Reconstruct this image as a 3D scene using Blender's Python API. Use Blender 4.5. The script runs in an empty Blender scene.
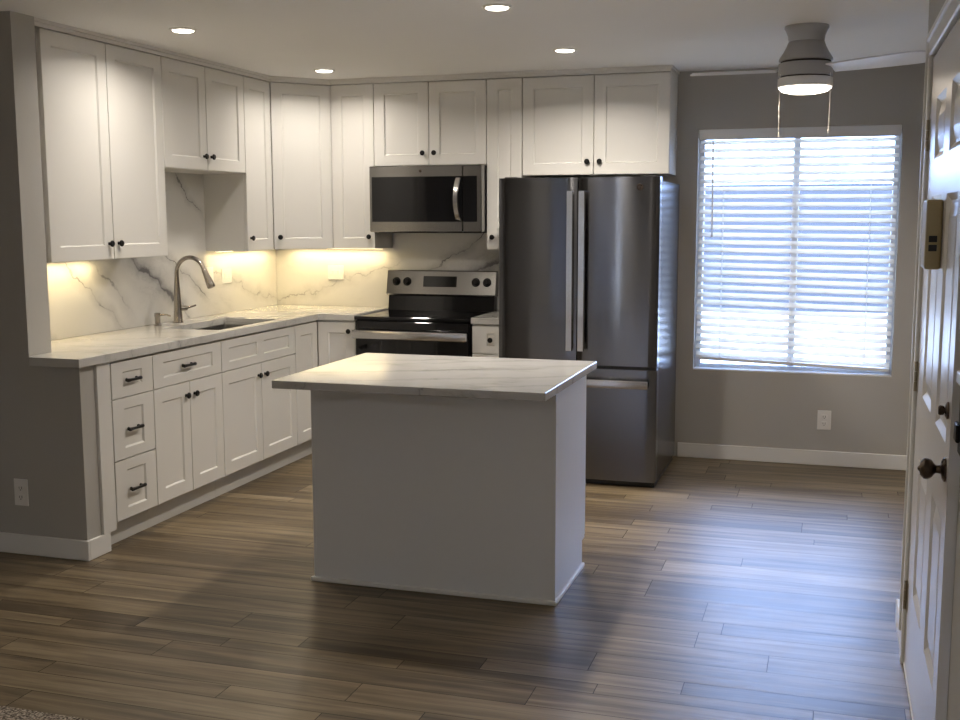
import bpy, bmesh, math, random
from mathutils import Vector, Matrix
random.seed(7)
S = bpy.context.scene
COL = S.collection
R = math.radians

# ------------------------------------------------------------------ camera, world, sun, exposure
cam_d = bpy.data.cameras.new('camera')
cam_d.sensor_width = 36.0
cam_d.lens = 1114.05 * 36.0 / 960.0
cam_d.clip_start = 0.05
cam_d.clip_end = 200
cam = bpy.data.objects.new('camera', cam_d)
COL.objects.link(cam)
_y, _p, _r = R(17.475), R(-7.3444), R(-0.1347)
_f = Vector((-math.sin(_y) * math.cos(_p), math.cos(_y) * math.cos(_p), math.sin(_p)))
_x = Vector((math.cos(_y), math.sin(_y), 0))
_u = _x.cross(_f)
_r2 = _x * math.cos(_r) + _u * math.sin(_r)
_u2 = _u * math.cos(_r) - _x * math.sin(_r)
cam.matrix_world = Matrix(((_r2.x, _u2.x, -_f.x, 3.7792), (_r2.y, _u2.y, -_f.y, -7.1516),
                           (_r2.z, _u2.z, -_f.z, 1.5482), (0, 0, 0, 1)))
S.camera = cam

W = bpy.data.worlds.new('sky')
S.world = W
W.use_nodes = True
_bg = W.node_tree.nodes['Background']
_bg.inputs['Color'].default_value = (0.38, 0.54, 1.0, 1)
_bg.inputs['Strength'].default_value = 16.0

sun_d = bpy.data.lights.new('sun', 'SUN')
sun_d.energy = 9.0
sun_d.angle = R(0.6)
sun_d.color = (1.0, 0.94, 0.84)
sun = bpy.data.objects.new('sun', sun_d)
sun.rotation_euler = (R(8), R(38), 0)
sun.location = (6, 4, 8)
COL.objects.link(sun)

S.view_settings.view_transform = 'Standard'
S.view_settings.look = 'None'
S.view_settings.gamma = 1.0
S.view_settings.exposure = 0.32
S.view_settings.use_curve_mapping = False
S.cycles.use_denoising = True
S.cycles.max_bounces = 10
S.cycles.diffuse_bounces = 6
S.cycles.sample_clamp_indirect = 6.0

WARM = (1.0, 0.915, 0.81)
YELLOW = (1.0, 0.78, 0.42)
CEIL_W = 16.5      # each recessed lamp
UNDER_W = 2.5      # per metre of under-cabinet strip
FAN_W = 6.0
LIVING_FILL_W = 14.0     # each fill lamp added behind the camera, out of view

# ------------------------------------------------------------------ node helpers / materials
def new_mat(name):
    m = bpy.data.materials.new(name)
    m.use_nodes = True
    nt = m.node_tree
    return m, nt, nt.nodes['Principled BSDF']

def N(nt, kind, **kw):
    n = nt.nodes.new(kind)
    for k, v in kw.items():
        setattr(n, k, v)
    return n

def val(nt, sock, v):
    if hasattr(v, 'links') or isinstance(v, bpy.types.NodeSocket):
        nt.links.new(v, sock)
    else:
        sock.default_value = v

def M(nt, op, a, b=0.0, c=0.0, clamp=False):
    n = N(nt, 'ShaderNodeMath', operation=op, use_clamp=clamp)
    for s, v in zip(n.inputs, (a, b, c)):
        val(nt, s, v)
    return n.outputs[0]

def coords(nt, scale=(1, 1, 1), rot=(0, 0, 0), loc=(0, 0, 0), kind='Object'):
    t = N(nt, 'ShaderNodeTexCoord')
    mp = N(nt, 'ShaderNodeMapping')
    mp.inputs['Scale'].default_value = scale
    mp.inputs['Rotation'].default_value = rot
    mp.inputs['Location'].default_value = loc
    nt.links.new(t.outputs[kind], mp.inputs['Vector'])
    return mp.outputs['Vector']

def noise(nt, vec, scale, detail=3, rough=0.5, dist=0.0):
    n = N(nt, 'ShaderNodeTexNoise')
    nt.links.new(vec, n.inputs['Vector'])
    n.inputs['Scale'].default_value = scale
    n.inputs['Detail'].default_value = detail
    n.inputs['Roughness'].default_value = rough
    n.inputs['Distortion'].default_value = dist
    return n.outputs['Fac']

def mixc(nt, f, a, b, blend='MIX'):
    n = N(nt, 'ShaderNodeMix', data_type='RGBA', blend_type=blend)
    val(nt, n.inputs[0], f)
    for s, v in ((n.inputs[6], a), (n.inputs[7], b)):
        if isinstance(v, tuple):
            s.default_value = v if len(v) == 4 else v + (1,)
        else:
            nt.links.new(v, s)
    return n.outputs[2]

def rng(nt, v, a, b, c=0.0, d=1.0):
    n = N(nt, 'ShaderNodeMapRange')
    n.interpolation_type = 'SMOOTHSTEP'
    val(nt, n.inputs[0], v)
    for i, q in enumerate((a, b, c, d)):
        n.inputs[i + 1].default_value = q
    return n.outputs[0]

def bump(nt, h, strength, dist, bsdf):
    b = N(nt, 'ShaderNodeBump')
    b.inputs['Strength'].default_value = strength
    b.inputs['Distance'].default_value = dist
    nt.links.new(h, b.inputs['Height'])
    nt.links.new(b.outputs['Normal'], bsdf.inputs['Normal'])

def paint(name, c, rough=0.5, var=0.03, scale=6.0, bmp=0.0, bscale=180.0, spec=0.5):
    m, nt, b = new_mat(name)
    v = coords(nt)
    f = noise(nt, v, scale, 3)
    lo = tuple(max(0, x * (1 - var)) for x in c)
    hi = tuple(min(1, x * (1 + var)) for x in c)
    nt.links.new(mixc(nt, f, lo, hi), b.inputs['Base Color'])
    b.inputs['Roughness'].default_value = rough
    b.inputs['Specular IOR Level'].default_value = spec
    if bmp:
        bump(nt, noise(nt, v, bscale, 2), bmp, 0.002, b)
    return m

def metal(name, c, rough=0.25, aniso=0.0, rot=0.0, brush=None, var=0.06):
    m, nt, b = new_mat(name)
    b.inputs['Metallic'].default_value = 1.0
    b.inputs['Anisotropic'].default_value = aniso
    b.inputs['Anisotropic Rotation'].default_value = rot
    v = coords(nt, scale=brush or (40, 40, 40))
    f = noise(nt, v, 1.0, 4)
    nt.links.new(mixc(nt, f, tuple(x * (1 - var) for x in c), tuple(x * (1 + var) for x in c)), b.inputs['Base Color'])
    nt.links.new(rng(nt, f, 0.3, 0.7, rough * 0.9, rough * 1.1), b.inputs['Roughness'])
    if aniso:
        t = N(nt, 'ShaderNodeTangent', direction_type='RADIAL', axis='Z')
        nt.links.new(t.outputs[0], b.inputs['Tangent'])
    return m

def emit(name, c, s):
    m, nt, b = new_mat(name)
    b.inputs['Base Color'].default_value = (0.8, 0.8, 0.8, 1)
    b.inputs['Emission Color'].default_value = c + (1,)
    b.inputs['Emission Strength'].default_value = s
    return m

def stone(name, veins=None, up='Z', base=(0.80, 0.78, 0.75), dark=(0.30, 0.29, 0.29), rough=0.12, ang=0.5, amount=1.0):
    """white quartz with grey veins; veins = explicit (a, b, width, strength) lines z = a + b*x in local space"""
    m, nt, b = new_mat(name)
    v = coords(nt)
    sep = N(nt, 'ShaderNodeSeparateXYZ')
    nt.links.new(v, sep.inputs[0])
    # faint diagonal veining everywhere
    v2 = coords(nt, scale=(1.0, 2.6, 2.6), rot=(0, 0, ang))
    n1 = noise(nt, v2, 1.3, 8, 0.62, 0.6)
    r1 = M(nt, 'ABSOLUTE', M(nt, 'SUBTRACT', n1, 0.5))
    thin = rng(nt, r1, 0.0, 0.018, 1.0, 0.0)
    soft = rng(nt, r1, 0.0, 0.09, 1.0, 0.0)
    mask = rng(nt, noise(nt, v, 2.1, 2), 0.42, 0.68)
    tot = M(nt, 'MULTIPLY', M(nt, 'ADD', M(nt, 'MULTIPLY', thin, 0.32), M(nt, 'MULTIPLY', soft, 0.22)), M(nt, 'MULTIPLY', mask, amount))
    if veins:
        w1 = M(nt, 'MULTIPLY', M(nt, 'SUBTRACT', noise(nt, v, 5.0, 6, 0.6), 0.5), 0.20)
        w2 = M(nt, 'MULTIPLY', M(nt, 'SUBTRACT', noise(nt, coords(nt, loc=(3, 1, 2)), 16.0, 4, 0.6), 0.5), 0.03)
        wob = M(nt, 'ADD', w1, w2)
        brk = noise(nt, coords(nt, loc=(7, 0, 5)), 7.0, 4)
        for (a, s, wd, st, x0, x1) in veins:
            d = M(nt, 'SUBTRACT', sep.outputs[up], M(nt, 'MULTIPLY_ADD', sep.outputs['X'], s, a))
            d = M(nt, 'ABSOLUTE', M(nt, 'ADD', d, wob))
            line = M(nt, 'ADD', M(nt, 'MULTIPLY', rng(nt, d, 0, wd, 1, 0), rng(nt, brk, 0.42, 0.6, 0.25, 1.0)),
                     M(nt, 'MULTIPLY', rng(nt, d, 0, wd * 9, 1, 0), 0.36))
            inx = M(nt, 'MULTIPLY', rng(nt, sep.outputs['X'], x0, x0 + 0.12), rng(nt, sep.outputs['X'], x1 - 0.12, x1, 1, 0))
            tot = M(nt, 'ADD', tot, M(nt, 'MULTIPLY', M(nt, 'MULTIPLY', line, st), inx))
    tot = M(nt, 'MINIMUM', tot, 1.0)
    nt.links.new(mixc(nt, tot, base, dark), b.inputs['Base Color'])
    b.inputs['Roughness'].default_value = rough
    return m

def floor_mat():
    m, nt, b = new_mat('wood_plank')
    at = N(nt, 'ShaderNodeAttribute', attribute_name='tone')
    sepc = N(nt, 'ShaderNodeSeparateColor')
    nt.links.new(at.outputs['Color'], sepc.inputs[0])
    tone, hue, off = sepc.outputs[0], sepc.outputs[1], sepc.outputs[2]
    v = coords(nt)
    ad = N(nt, 'ShaderNodeVectorMath', operation='MULTIPLY_ADD')
    cx = N(nt, 'ShaderNodeCombineXYZ')
    nt.links.new(M(nt, 'MULTIPLY', off, 37.0), cx.inputs[0])
    nt.links.new(M(nt, 'MULTIPLY', off, 11.0), cx.inputs[2])
    ad.inputs[1].default_value = (0.8, 13, 1)
    nt.links.new(v, ad.inputs[0]); nt.links.new(cx.outputs[0], ad.inputs[2])
    g1 = noise(nt, ad.outputs[0], 1.6, 7, 0.62, 0.4)
    ad2 = N(nt, 'ShaderNodeVectorMath', operation='MULTIPLY_ADD')
    ad2.inputs[1].default_value = (3.0, 90, 1)
    nt.links.new(v, ad2.inputs[0]); nt.links.new(cx.outputs[0], ad2.inputs[2])
    g2 = noise(nt, ad2.outputs[0], 1.5, 4, 0.6)
    f = M(nt, 'ADD', M(nt, 'MULTIPLY', rng(nt, g1, 0.27, 0.73), 0.72), M(nt, 'MULTIPLY', rng(nt, g2, 0.3, 0.7), 0.16))
    f = M(nt, 'ADD', f, M(nt, 'MULTIPLY', M(nt, 'SUBTRACT', M(nt, 'MULTIPLY', tone, 0.85), 0.53), 1.0), clamp=True)
    cr = N(nt, 'ShaderNodeValToRGB')
    e = cr.color_ramp.elements
    e[0].position = 0.0; e[0].color = FLOOR_D + (1,)
    e[1].position = 1.0; e[1].color = FLOOR_L + (1,)
    q = cr.color_ramp.elements.new(0.45); q.color = FLOOR_M + (1,)
    nt.links.new(f, cr.inputs[0])
    c2 = mixc(nt, M(nt, 'MULTIPLY', hue, 0.12), cr.outputs[0], mixc(nt, 1.0, cr.outputs[0], (0.95, 0.95, 1.06), 'MULTIPLY'))
    nt.links.new(c2, b.inputs['Base Color'])
    b.inputs['Specular IOR Level'].default_value = 0.40
    nt.links.new(rng(nt, g2, 0.2, 0.8, 0.34, 0.45), b.inputs['Roughness'])
    bump(nt, f, 0.12, 0.002, b)
    return m

FLOOR_D = (0.082, 0.059, 0.034)
FLOOR_M = (0.195, 0.147, 0.087)
FLOOR_L = (0.34, 0.270, 0.175)

MAT = {}
MAT['wall'] = paint('greige_wall_paint', (0.43, 0.415, 0.385), 0.7, 0.02, 3, 0.25, 140)
MAT['ceiling'] = paint('ceiling_paint', (0.88, 0.875, 0.86), 0.85, 0.02, 2, 0.5, 90)
MAT['trim'] = paint('white_trim_paint', (0.74, 0.73, 0.70), 0.35, 0.01)
MAT['cabinet'] = paint('white_cabinet_paint', (0.70, 0.685, 0.65), 0.38, 0.01, 4)
MAT['island'] = paint('white_island_panel', (0.70, 0.70, 0.70), 0.42, 0.015, 30)
MAT['gap'] = paint('dark_gap', (0.03, 0.028, 0.025), 0.8)
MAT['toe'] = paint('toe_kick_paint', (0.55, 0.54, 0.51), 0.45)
MAT['black'] = paint('black_metal', (0.008, 0.0075, 0.0075), 0.35, 0.1, spec=0.25)
MAT['blackplastic'] = paint('black_plastic', (0.010, 0.010, 0.011), 0.4, 0.1)
MAT['blackglass'] = paint('black_glass', (0.006, 0.006, 0.007), 0.06, 0.1)
MAT['steel'] = metal('brushed_steel', (0.29, 0.28, 0.265), 0.22, 0.7, 0.25, (2, 2, 900), 0.02)
MAT['steelbright'] = metal('bright_steel', (0.60, 0.59, 0.58), 0.22, 0.0, 0.0, (600, 600, 600), 0.02)
MAT['fridge'] = metal('slate_steel', (0.17, 0.17, 0.18), 0.15, 1.0, 0.25, (2, 2, 900), 0.02)
MAT['fridgeside'] = paint('dark_grey_enamel', (0.035, 0.036, 0.040), 0.22, 0.05, 4, 0.15, 320, 0.8)
MAT['nickel'] = metal('brushed_nickel', (0.42, 0.385, 0.35), 0.24, 0, 0, (500, 500, 500), 0.02)
MAT['sink'] = metal('sink_steel', (0.34, 0.34, 0.34), 0.34, 0, 0, (400, 400, 400), 0.02)
MAT['bronze'] = metal('dark_bronze', (0.10, 0.075, 0.06), 0.28, 0, 0, (40, 40, 40))
VI = [(-4.05, 0.45, 0.004, 0.55, 1.5, 3.0), (-3.86, 0.50, 0.003, 0.40, 1.9, 3.0), (-3.70, 0.42, 0.005, 0.60, 1.5, 2.7), (-3.52, 0.46, 0.003, 0.45, 1.8, 3.0), (-3.36, 0.44, 0.004, 0.5, 1.5, 2.6), (-4.22, 0.42, 0.004, 0.45, 2.0, 3.0)]
VC = [(-2.6, 0.9, 0.006, 0.5, -0.1, 0.8), (-2.2, 0.8, 0.004, 0.4, -0.1, 0.8), (-3.1, 0.7, 0.005, 0.5, -0.1, 0.8), (-1.3, 1.0, 0.004, 0.4, -0.1, 0.8), (-0.75, 0.5, 0.004, 0.4, 0.1, 1.0), (-3.0, 1.2, 0.004, 0.4, 0.2, 0.8), (-1.45, 0.5, 0.004, 0.4, 1.5, 2.0)]
MAT['counter'] = stone('counter_quartz', VC, 'Y', (0.54, 0.53, 0.505), (0.22, 0.215, 0.215), 0.10, 0.45, 1.0)
MAT['islandtop'] = stone('island_quartz', VI, 'Y', (0.54, 0.53, 0.51), (0.20, 0.195, 0.19), 0.09, 0.35, 1.2)
VE = [(0.02, 0.30, 0.007, 0.5, -0.05, 1.0), (0.50, 0.40, 0.005, 0.35, 0.25, 1.6),
      (-0.75, 0.66, 0.012, 1.05, 1.10, 2.05), (-0.80, 0.70, 0.030, 0.5, 1.2, 2.0), (-0.48, 0.62, 0.008, 0.8, 0.9, 1.8), (-1.38, 0.76, 0.009, 0.6, 1.8, 2.6),
      (-1.26, 0.78, 0.012, 0.5, 1.7, 2.75), (-1.95, 0.80, 0.008, 0.55, 2.3, 2.9), (-0.10, 0.75, 0.007, 0.7, 0.9, 1.5)]
MAT['splash'] = stone('backsplash_quartz', VE, 'Z', (0.66, 0.65, 0.62), (0.16, 0.155, 0.16), 0.16, 0.5, 0.25)
MAT['plastic'] = paint('white_plastic', (0.80, 0.79, 0.76), 0.35, 0.01)
MAT['greyplastic'] = paint('grey_plate', (0.50, 0.49, 0.47), 0.4, 0.01)
MAT['ring'] = paint('dark_grey_print', (0.02, 0.02, 0.02), 0.2)
MAT['fan'] = paint('fan_backlit_grey', (0.40, 0.395, 0.39), 0.4, 0.01)  # housing greyed below its white: backlit shade put into the colour
MAT['fanblade'] = paint('fan_blade_white', (0.78, 0.78, 0.79), 0.45, 0.01)
MAT['door'] = paint('white_door_paint', (0.70, 0.68, 0.65), 0.25, 0.01)
MAT['tan'] = paint('tan_plastic', (0.42, 0.34, 0.18), 0.4, 0.03)
MAT['vinyl'] = paint('white_vinyl', (0.78, 0.79, 0.80), 0.35, 0.01)
MAT['hinge'] = metal('brass_hinge', (0.42, 0.37, 0.28), 0.35)
MAT['lens'] = emit('lamp_lens', (1.0, 0.90, 0.76), 9.0)
MAT['fanlens'] = emit('fan_lens', (1.0, 0.87, 0.72), 5.0)
MAT['strip'] = emit('under_cabinet_led', YELLOW, 6.0)
MAT['ground'] = paint('pale_concrete', (0.62, 0.61, 0.58), 0.9, 0.06, 2)
MAT['outwall'] = paint('grey_fence', (0.045, 0.045, 0.048), 0.9, 0.05, 1)
MAT['warmwall'] = paint('warm_reflection_wall', (0.80, 0.62, 0.40), 0.9, 0.05, 1)  # colour of the added rear wall, warms the fridge reflection
MAT['floor'] = floor_mat()

def blind_mat():
    m, nt, b = new_mat('white_blind_slat')
    v = coords(nt)
    nt.links.new(mixc(nt, noise(nt, v, 12, 2), (0.80, 0.79, 0.76), (0.85, 0.84, 0.81)), b.inputs['Base Color'])
    b.inputs['Roughness'].default_value = 0.5
    out = nt.nodes['Material Output']
    tr = N(nt, 'ShaderNodeBsdfTranslucent'); tr.inputs[0].default_value = (0.86, 0.80, 0.70, 1)
    mx = N(nt, 'ShaderNodeMixShader'); mx.inputs[0].default_value = 0.6
    nt.links.new(b.outputs[0], mx.inputs[1]); nt.links.new(tr.outputs[0], mx.inputs[2])
    nt.links.new(mx.outputs[0], out.inputs['Surface'])
    return m
MAT['blind'] = blind_mat()
MAT['vane'] = paint('grey_vane', (0.40, 0.41, 0.43), 0.6)

def glass_mat():
    m, nt, b = new_mat('window_glass')
    out = nt.nodes['Material Output']
    t = N(nt, 'ShaderNodeBsdfTransparent'); t.inputs[0].default_value = (0.93, 0.96, 0.96, 1)
    g = N(nt, 'ShaderNodeBsdfGlossy'); g.inputs['Roughness'].default_value = 0.02
    fr = N(nt, 'ShaderNodeFresnel'); fr.inputs[0].default_value = 1.45
    mx = N(nt, 'ShaderNodeMixShader')
    nt.links.new(M(nt, 'MULTIPLY', fr.outputs[0], 0.8), mx.inputs[0])
    nt.links.new(t.outputs[0], mx.inputs[1]); nt.links.new(g.outputs[0], mx.inputs[2])
    nt.links.new(mx.outputs[0], out.inputs['Surface'])
    return m
MAT['glass'] = glass_mat()

def carpet_mat():
    m, nt, b = new_mat('speckled_carpet')
    v = coords(nt)
    f = noise(nt, v, 130, 2, 0.6)
    cr = N(nt, 'ShaderNodeValToRGB')
    e = cr.color_ramp.elements
    e[0].position = 0.38; e[0].color = (0.05, 0.035, 0.025, 1)
    e[1].position = 0.62; e[1].color = (0.55, 0.47, 0.38, 1)
    nt.links.new(f, cr.inputs[0])
    nt.links.new(cr.outputs[0], b.inputs['Base Color'])
    b.inputs['Roughness'].default_value = 0.95
    bump(nt, f, 0.8, 0.01, b)
    return m
MAT['carpet'] = carpet_mat()

# ------------------------------------------------------------------ mesh helpers
def box(bm, x0, x1, y0, y1, z0, z1, bev=0.0, mi=0, seg=1):
    vs = [bm.verts.new((x, y, z)) for z in (z0, z1) for y in (y0, y1) for x in (x0, x1)]
    fs = [bm.faces.new([vs[i] for i in q]) for q in
          ((0, 2, 3, 1), (4, 5, 7, 6), (0, 1, 5, 4), (2, 6, 7, 3), (1, 3, 7, 5), (0, 4, 6, 2))]
    for f in fs:
        f.material_index = mi
    if bev:
        es = list({e for f in fs for e in f.edges})
        bmesh.ops.bevel(bm, geom=es, offset=bev, segments=seg, affect='EDGES', profile=0.5)

def BX(*a, **k):
    bm = bmesh.new(); box(bm, *a, **k); return bm

def lathe(bm, prof, n=24, mat=None, cap0=True, cap1=True):
    """prof: list of (radius, z) about local Z, then placed by matrix mat"""
    mat = mat or Matrix()
    rings = []
    for r, z in prof:
        if r < 1e-5:
            rings.append([bm.verts.new(mat @ Vector((0, 0, z)))])
        else:
            rings.append([bm.verts.new(mat @ Vector((r * math.cos(2 * math.pi * i / n), r * math.sin(2 * math.pi * i / n), z))) for i in range(n)])
    for a, b in zip(rings, rings[1:]):
        for i in range(n):
            j = (i + 1) % n
            if len(a) == 1 and len(b) == 1: continue
            if len(a) == 1: bm.faces.new((a[0], b[i], b[j]))
            elif len(b) == 1: bm.faces.new((a[i], a[j], b[0]))
            else: bm.faces.new((a[i], a[j], b[j], b[i]))
    if cap0 and len(rings[0]) > 1: bm.faces.new(rings[0][::-1])
    if cap1 and len(rings[-1]) > 1: bm.faces.new(rings[-1])

def tube(bm, pts, rad, n=12, caps=True):
    pts = [Vector(p) for p in pts]
    rads = rad if isinstance(rad, (list, tuple)) else [rad] * len(pts)
    rings = []
    t0 = (pts[1] - pts[0]).normalized()
    ref = Vector((0, 0, 1)) if abs(t0.z) < 0.9 else Vector((1, 0, 0))
    nrm = t0.cross(ref).normalized()
    for i, p in enumerate(pts):
        a = pts[max(i - 1, 0)]; c = pts[min(i + 1, len(pts) - 1)]
        t = (c - a).normalized()
        nrm = (nrm - t * nrm.dot(t)).normalized()
        bi = t.cross(nrm)
        rings.append([bm.verts.new(p + (nrm * math.cos(2 * math.pi * k / n) + bi * math.sin(2 * math.pi * k / n)) * rads[i]) for k in range(n)])
    for a, b in zip(rings, rings[1:]):
        for k in range(n):
            bm.faces.new((a[k], a[(k + 1) % n], b[(k + 1) % n], b[k]))
    if caps:
        bm.faces.new(rings[0][::-1]); bm.faces.new(rings[-1])

def poly_slab(bm, outer, z0, z1, holes=(), bev=0.0):
    es = []
    for lp in [outer] + list(holes):
        vs = [bm.verts.new((x, y, z0)) for x, y in lp]
        es += [bm.edges.new((vs[i], vs[(i + 1) % len(vs)])) for i in range(len(vs))]
    r = bmesh.ops.triangle_fill(bm, use_beauty=True, use_dissolve=False, edges=es)
    fs = [g for g in r['geom'] if isinstance(g, bmesh.types.BMFace)]
    ex = bmesh.ops.extrude_face_region(bm, geom=fs)
    bmesh.ops.translate(bm, vec=(0, 0, z1 - z0), verts=[g for g in ex['geom'] if isinstance(g, bmesh.types.BMVert)])
    bmesh.ops.recalc_face_normals(bm, faces=bm.faces)
    if bev:
        ee = [e for e in bm.edges if len(e.link_faces) == 2 and e.calc_face_angle(0) > 0.7]
        bmesh.ops.bevel(bm, geom=ee, offset=bev, segments=2, affect='EDGES', profile=0.5)

def obj(name, bm, mat, parent=None, smooth=False, kind=None, loc=None):
    bmesh.ops.recalc_face_normals(bm, faces=bm.faces)
    me = bpy.data.meshes.new(name)
    bm.to_mesh(me); bm.free()
    for m in (mat if isinstance(mat, (list, tuple)) else [mat]):
        me.materials.append(MAT[m] if isinstance(m, str) else m)
    if smooth:
        for p in me.polygons: p.use_smooth = True
        me.set_sharp_from_angle(angle=R(40))
    o = bpy.data.objects.new(name, me)
    COL.objects.link(o)
    if parent: o.parent = parent
    if loc: o.location = loc
    if kind: o['kind'] = kind
    return o

def thing(name, label, cat, loc=(0, 0, 0), rz=0.0, group=None):
    o = bpy.data.objects.new(name, None)
    o.empty_display_size = 0.1
    COL.objects.link(o)
    o.location = loc; o.rotation_euler = (0, 0, rz)
    o['label'] = label; o['category'] = cat
    if group: o['group'] = group
    return o

def tag(o, label, cat, group=None, kind=None):
    o['label'] = label; o['category'] = cat
    if group: o['group'] = group
    if kind: o['kind'] = kind
    return o

def struct(name, bm, mat, label=None, cat=None, parent=None):
    o = obj(name, bm, mat, parent)
    if parent is None:
        o['kind'] = 'structure'
        if label: o['label'] = label
        if cat: o['category'] = cat
    return o

# ------------------------------------------------------------------ dimensions
ZC = 2.4386           # ceiling
CT = 0.9288           # counter top
ZB, ZT = 1.3370, 2.4024
XS, XL = 0.338, 0.604  # partition ends (upper, lower)
YS0, YS1 = -3.003, -2.849
XD = 4.079            # entry door wall face
XR = 4.47             # dining right wall
YR = -9.2             # rear wall
XLV = -2.4            # living room left wall
WX0, WX1, WZ0, WZ1 = 2.9586, 4.1512, 0.5716, 2.0819

# ------------------------------------------------------------------ floor: mixed-width planks laid along x
def build_floor():
    edges = [0.03, -0.12, -0.24, -0.445, -0.577, -0.67, -0.767, -0.969, -1.09, -1.18, -1.283, -1.405, -1.589, -1.70, -1.79, -1.94,
             -2.10, -2.225, -2.387, -2.523, -2.742, -2.96, -3.08, -3.235, -3.385, -3.55, -3.65, -3.73, -3.876, -4.02, -4.12, -4.25, -4.385]
    known = {-0.445: 3.22, -0.767: 3.325, -1.283: 2.907, -1.405: 3.686, -2.225: 3.112, -2.387: 2.835, -2.523: 3.096, -2.742: 3.353,
             -2.96: 3.436, -3.08: 3.355, -3.235: 3.618, -3.73: 2.895, -3.876: 2.333, -3.385: 1.65}
    bm = bmesh.new()
    lay = bm.loops.layers.float_color.new('tone')
    g = 0.0013
    X0, X1 = -2.4, 4.6
    for a, b in zip(edges, edges[1:]):
        L = 1.38 if (a - b) > 0.105 else 0.69
        off = known.get(a, random.uniform(0, L))
        x = off - math.ceil((off - X0) / L) * L
        k = 0
        special = abs(a + 3.55) < 1e-6
        if special:
            L = 0.69; x = 0.60 - 5 * L
        while x < X1:
            xa, xb = max(x, X0), min(x + L, X1)
            if xb > xa + 0.01:
                vs = [bm.verts.new((px, py, 0)) for px, py in ((xa + g, b + g), (xb - g, b + g), (xb - g, a - g), (xa + g, a - g))]
                f = bm.faces.new(vs)
                t = min(0.9, max(0.1, random.gauss(0.48, 0.15)))
                if special: t = 0.12 if (k % 2) else 0.78
                c = (t, random.random(), random.random(), 1)
                for lp in f.loops: lp[lay] = c
            x += L; k += 1
    # dark ground of the seams
    f = bm.faces.new([bm.verts.new(p) for p in ((X0, -4.385, -0.0016), (X1, -4.385, -0.0016), (X1, 0.03, -0.0016), (X0, 0.03, -0.0016))])
    f.material_index = 1
    # slab so that the floor has a thickness
    box(bm, X0, X1, -4.385, 0.03, -0.12, -0.003, mi=1)
    o = struct('floor', bm, ['floor', 'gap'], 'grey brown wood plank floor', 'floor')
    return o
build_floor()
bm = bmesh.new(); box(bm, XLV + .002, XD + .012, YR + .002, -4.387, -0.02, 0.006)
tag(obj('carpet', bm, 'carpet'), 'speckled brown carpet edge in the near left corner', 'carpet', kind='stuff')

# ------------------------------------------------------------------ walls, ceiling
bm = bmesh.new(); box(bm, XLV - 0.1, 4.7, YR - 0.1, 0.14, ZC, ZC + 0.15)
struct('ceiling', bm, 'ceiling', 'white textured ceiling', 'ceiling')

def wall_y(bm, x0, x1, y0, y1, z0, z1, hx0=None, hx1=None, hz0=None, hz1=None):
    if hx0 is None:
        box(bm, x0, x1, y0, y1, z0, z1); return
    box(bm, x0, hx0, y0, y1, z0, z1); box(bm, hx1, x1, y0, y1, z0, z1)
    if hz0 > z0 + 1e-4: box(bm, hx0, hx1, y0, y1, z0, hz0)
    box(bm, hx0, hx1, y0, y1, hz1, z1)

bm = bmesh.new(); wall_y(bm, -0.12, XR + 0.12, 0.0, 0.14, -0.1, ZC, WX0, WX1, WZ0, WZ1)
struct('wall_back', bm, 'wall', 'greige kitchen and dining wall with the window', 'wall')
struct('wall_left', BX(-0.12, 0, YS0 + 0.01, 0, -0.1, ZC), 'wall', 'wall behind the sink run', 'wall')
bm = bmesh.new()
poly = [(XLV, 0.0), (XS, 0.0), (XS, ZC), (XLV, ZC)]
poly_slab(bm, poly, 0, YS1 - YS0)
bmesh.ops.transform(bm, matrix=Matrix.Translation((0, YS1, 0)) @ Matrix.Rotation(R(90), 4, 'X'), verts=bm.verts)
box(bm, XS, XL, YS0, -2.902, 0, CT - .041)
struct('wall_partition', bm, 'wall', 'greige partition wall ending the sink run', 'wall')
struct('wall_right', BX(XR, XR + 0.12, -2.75, 0, -0.1, ZC), 'wall', 'dining wall right of the window', 'wall')
bm = bmesh.new()
DY0, DY1 = -3.18, -4.27      # entry door leaf, far and near edge
box(bm, XD, XR + 0.12, DY0 + 0.0, -2.75, -0.1, ZC)
box(bm, XD, XD + 0.12, DY1, DY0, 2.058, ZC)
box(bm, XD + 0.016, XD + 0.136, YR, DY1 - 0.004, -0.1, ZC)
struct('wall_entry', bm, 'wall', 'greige wall around the entry door', 'wall')
struct('wall_living_left', BX(XLV - 0.12, XLV, YR, YS0, -0.1, ZC), 'wall', 'living room side wall', 'wall')
PX0, PX1, PZ1 = 0.42, 1.20, 2.05
bm = bmesh.new(); wall_y(bm, XLV - 0.12, XD + 0.2, YR - 0.12, YR, -0.1, ZC, PX0, PX1, 0.02, PZ1)
struct('wall_rear', bm, 'wall', 'living room wall behind the camera', 'wall')
# outdoor closing strip behind the door
struct('wall_hall', BX(XD + 0.14, XD + 0.16, DY1 - 0.1, DY0, -0.1, ZC), 'wall', 'closing wall behind the entry door', 'wall')

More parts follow.
